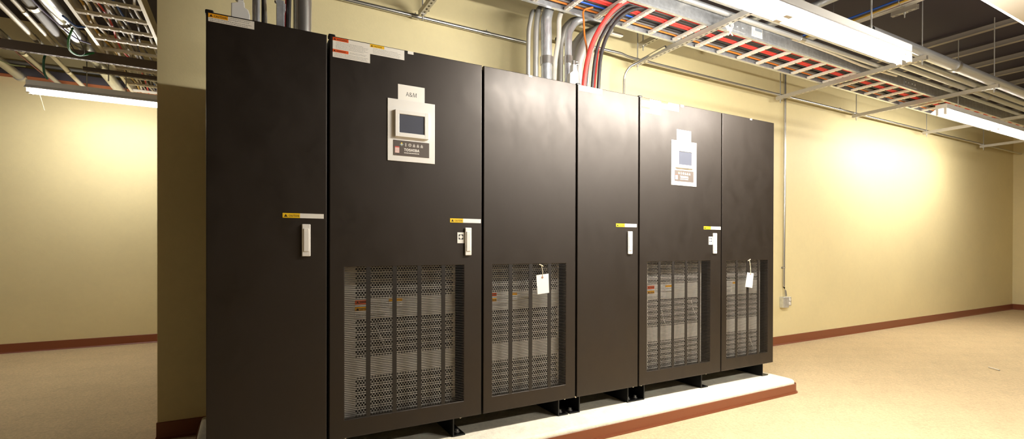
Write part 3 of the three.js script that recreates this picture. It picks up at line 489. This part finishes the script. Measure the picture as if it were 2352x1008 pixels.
conduit('riser_conduit', 'large bright steel pipe rising from the right of the leftmost cabinet', [[0.300, 2.265, -3.1], [0.300, 2.7, -3.1], [0.300, 3.0, -3.1], [0.300, 3.3, -3.1]], 0.052, mSteel, [], 'y', 20, 28);
single('hanging_angle', [bb(1.235, 1.262, 3.03, 3.40, -3.66, -3.655)], mStrutDark, 'short dark hanger plate above the thin conduit over the A&M cabinet', 'hanger');

// ---------------------------------------------------------------- ceiling steel and upper services
for (let k = 0; k < 9; k++) { const x = 7.42 + k * 0.70; single('ceiling_joist', [bb(x - 0.03, x + 0.03, CEIL - 0.075, CEIL - 0.070, -3.73, 3.99), bb(x - 0.004, x + 0.004, CEIL - 0.070, CEIL - 0.012, -3.73, 3.99)], mJoist, 'pale flanged joist under the dark steel ceiling', 'joist', 'joists under the dark ceiling'); }
{
  const COL = [[mWhiteCable, 'white'], [mYellowCable, 'amber'], [mBlue, 'blue'], [mRed, 'red']];
  const list = [[0, 0, 0], [0.03, 0.004, 0], [0.058, 0, 0], [0.085, 0.006, 0], [0.02, 0.026, 0], [0.05, 0.028, 0], [-0.028, 0.006, 1], [-0.05, 0.03, 2], [0.07, 0.03, 3]];
  list.forEach(([dx, dy, c], i) => { const pts = []; for (let z = -3.4; z < 0.6; z += 0.4) pts.push([5.20 + dx + rr(-0.012, 0.012), 3.40 + dy + rr(-0.006, 0.006), z]); single('data_cable', tube(pts, 0.009, 40, 8), COL[c][0], c === 0 ? 'white data cable in the bundle hung below the dark ceiling' : COL[c][1] + ' data cable in the white bundle hung below the dark ceiling', 'cable', c === 0 ? 'white cables in the ceiling bundle' : undefined); });
  for (let k = 0; k < 4; k++) { const z = -2.75 + k * 0.55; const t = thing('wire_hanger', 'thin wire hook holding the bundle of data cables under the ceiling', 'hanger', 'wire hooks on the ceiling bundle', [5.20, 3.39, z]);
    part('hook', tube([[-0.07, 0.12, 0], [-0.07, 0.02, 0], [-0.06, -0.008, 0], [0, -0.008, 0], [0.10, -0.008, 0], [0.12, 0.01, 0]], 0.003, 24, 6, 0.1), mSteel, t); part('wire', cyl(V(-0.07, 0.12, 0), V(-0.07, 0.36, 0), 0.002, 6), mSteel, t); }
  const s = strut('slender bracket rod under the bundle of data cables', 5.24, 3.33, -2.3, -2.1, [-2.2], mStrut);
  conduit('upper_conduit', 'left one of two pale conduits crossing high above the long strip light', [[4.22, 3.36, -3.6], [4.22, 3.36, -1], [4.22, 3.36, 1]], 0.030, mGalv, [[4.22, 3.36, -2.4]], 'z');
  conduit('upper_conduit', 'right one of two pale conduits crossing high above the long strip light', [[4.42, 3.34, -3.6], [4.42, 3.34, -1], [4.42, 3.34, 1]], 0.034, mGalv, [], 'z');
}

// ---------------------------------------------------------------- the left bay
const YL = 3.012;
{
  const xa = -1.165, xb = -0.66;
  const t = thing('ladder_tray', 'white ladder tray of pale cables overhead in the left bay', 'cable tray', undefined, [0, YL, 0]);
  part('side_rail', rb(xa, xa + 0.028, 0, 0.11, -7.4, -3.95, 0.003), mTray, t); part('side_rail', rb(xb - 0.028, xb, 0, 0.11, -7.4, -3.95, 0.003), mTray, t);
  const rg = rungGeo(xb - xa - 0.05, 'x'); for (let k = 0; k < 12; k++) { const m = part('rung', rg, mTray, t); m.position.set(xa + 0.025, 0.004, -4.405 - k * 0.2765 + 0.01); }
  const xs = [[-1.06, mWhiteCable], [-1.0, mWhiteCable], [-0.965, mWhiteCable], [-0.935, mGreyCable], [-0.905, mWhiteCable], [-0.88, mBlue], [-0.855, mGreyCable], [-0.80, mGreyCable], [-0.735, mWhiteCable], [-0.975, mRed], [-1.10, mYellowCable]];
  xs.forEach(([x, m], i) => { const pts = []; for (let z = -7.3; z < -3.9; z += 0.35) pts.push([x + rr(-0.03, 0.03), YL + 0.035 + (i % 3) * 0.012 + rr(0, 0.006), z]); const col = m === mWhiteCable ? 'white' : m === mGreyCable ? 'grey' : m === mBlue ? 'blue' : m === mRed ? 'red' : 'yellow';
    single('tray_cable', tube(pts, i % 2 ? 0.008 : 0.011, 40, 8), m, col + ' cable lying loose in the white tray of the left bay', 'cable', col === 'white' || col === 'grey' ? col + ' cables in the left bay tray' : undefined); });
}
function cross(label, z, x0, x1, y, mat, twin) { const t = thing('support_strut', label, 'strut', undefined, [x0, y, z]); part('channel', strutBar(x1 - x0, 'x'), mat, t); if (twin) part('channel', strutBar(x1 - x0, 'x').map((g) => g.translate(0, -0.041, 0)), mat, t); for (const x of [x0 + 0.2, x1 - 0.15]) part('threaded_rod', cyl(V(x - x0, -0.07, 0), V(x - x0, CEIL - y, 0), 0.0055, 8), mSteelDull, t); }
cross('dark slotted strut under the white tray of the left bay, nearer one', -5.9, -3.4, -0.45, YL - 0.043, mStrutDark, true);
cross('dark slotted strut under the white tray of the left bay, farther one', -6.42, -1.42, -0.45, YL - 0.043, mStrutDark);
const leftPipe = (label, x, y, r, z0, z1, mat, rings) => conduit('overhead_pipe', label, [[x, y, z0], [x, y, (z0 + z1) / 2], [x, y, z1]], r, mat, rings.map((z) => [x, y, z]), 'z', 20, 20);
leftPipe('white pipe leftmost at the frame edge in the left bay', -1.615, YL + 0.02, 0.021, ZF, -3.9, mTray, [-5.82, -6.75]);
leftPipe('pale pipe with a red wire along it in the left bay', -1.83, YL + 0.02, 0.024, ZF, -5.4, mSteelDull, [-6.3]);
leftPipe('short thick grey pipe low at the left frame edge', -2.12, YL + 0.02, 0.042, -7.25, -5.0, mSteelDull, [-7.2]);
leftPipe('large silver pipe beside the white tray in the left bay', -1.30, YL + 0.05, 0.052, ZF, -3.9, mGalv, [-5.35, -5.75]);
leftPipe('dark grey pipe left of the large silver one in the left bay', -1.43, YL + 0.05, 0.04, -5.9, -3.9, mGreyCable, [-5.1]);
leftPipe('thin pale conduit between the dark pipe and the white pipe', -1.505, YL + 0.02, 0.016, -6.2, -3.9, mTray, [-5.2]);
single('loose_wire', tube([[-1.36, YL - 0.002, -4.4], [-1.352, YL - 0.012, -4.9], [-1.30, YL - 0.024, -5.3], [-1.26, YL - 0.026, -5.5], [-1.20, YL - 0.005, -5.65]], 0.006, 30, 8), cable(0.14, 0.10, 0.42), 'violet wire running along the large silver pipe', 'wire');
single('loose_wire', tube([[-1.24, YL - 0.01, -5.05], [-1.2, YL - 0.02, -5.2], [-1.15, YL + 0.0, -5.25]], 0.008, 20, 8), mBlue, 'short blue wire crossing to the white tray', 'wire');
single('loose_wire', tube([[-1.24, YL - 0.01, -5.3], [-1.30, YL - 0.06, -5.45], [-1.33, YL - 0.10, -5.6], [-1.30, YL - 0.09, -5.75], [-1.22, YL - 0.02, -5.85]], 0.009, 30, 8), mGreen, 'green wire looping below the large silver pipe', 'wire');
single('loose_wire', tube([[-1.26, YL - 0.0, -5.25], [-1.23, YL - 0.05, -5.4], [-1.22, YL - 0.12, -5.55], [-1.28, YL - 0.12, -5.6], [-1.33, YL - 0.03, -5.5]], 0.004, 30, 8), mBlackCable, 'thin black wire looping below the large silver pipe', 'wire');
single('loose_wire', tube([[-1.642, YL + 0.03, -6.2], [-1.66, YL - 0.06, -6.2], [-1.67, YL - 0.15, -6.25], [-1.66, YL - 0.20, -6.3]], 0.010, 20, 8), cable(0.02, 0.12, 0.07), 'dark green wire hanging down behind the strip light', 'wire');
single('loose_wire', tube([[-2.02, YL, -6.05], [-2.0, YL - 0.08, -6.15], [-1.9, YL - 0.13, -6.2], [-1.8, YL - 0.12, -6.25]], 0.005, 24, 8), cable(0.45, 0.55, 0.30), 'pale green wire looping at the left frame edge', 'wire');
single('loose_wire', tube([[-1.86, YL + 0.0, -5.5], [-1.858, YL - 0.004, -6.2], [-1.85, YL - 0.006, -6.9], [-1.84, YL, -7.3]], 0.006, 24, 8), mDarkRed, 'dark red wire beside the pale pipe in the left bay', 'wire');
{ // dark duct with an orange line on the far wall
  const t = thing('wall_duct', 'dark blue-grey duct along the top of the far wall', 'duct');
  part('duct', rb(-4.98, -0.80, 3.10, 3.19, ZF + 0.001, ZF + 0.12, 0.006), cable(0.09, 0.08, 0.095, 0.6), t);
  part('edge_line', rb(-4.98, -0.80, 3.093, 3.10, ZF + 0.001, ZF + 0.122, 0.003), cable(0.42, 0.12, 0.05, 0.6), t, 'orange line along the lower edge');
  conduit('wall_conduit', 'thin conduit above the dark duct on the far wall', [[-4.9, 3.26, ZF + 0.03], [-2, 3.26, ZF + 0.03], [2.9, 3.26, ZF + 0.03]], 0.02, mSteelDull, [], 'x');
}
single('pull_cord', tube([[-1.78, 2.73, -6.5], [-1.76, 2.66, -6.5], [-1.735, 2.55, -6.5]], 0.0022, 12, 6), mString, 'thin pull cord hanging from the left bay strip light', 'cord');
single('wire_scrap', tube([[6.573, 0.008, -2.025], [6.545, 0.009, -1.985], [6.52, 0.008, -1.945], [6.505, 0.007, -1.925]], 0.006, 16, 8), mWhiteCable, 'curved white wire scrap lying on the carpet', 'wire');

for (const [x0, y0, x1, y1, where] of [[0.622, 0.779, 0.674, 0.657, 'A&M cabinet\'s wide door'], [2.716, 0.742, 2.752, 0.633, 'blank-tagged cabinet\'s wide door, left one'], [3.028, 0.797, 3.087, 0.645, 'blank-tagged cabinet\'s wide door, right one'], [3.728, 0.4615, 3.774, 0.3545, 'last door on the right, low down']])
  single('plastic_strand', tube([[x0, y0, -2.657], [x0 + (x1 - x0) * 0.45 + 0.004, (y0 + y1) / 2, -2.660], [x1, y1, -2.655]], 0.0028, 14, 8), mPlastic, 'pale plastic strand caught behind the grille of the ' + where, 'strand');

renderer.render(scene, camera);
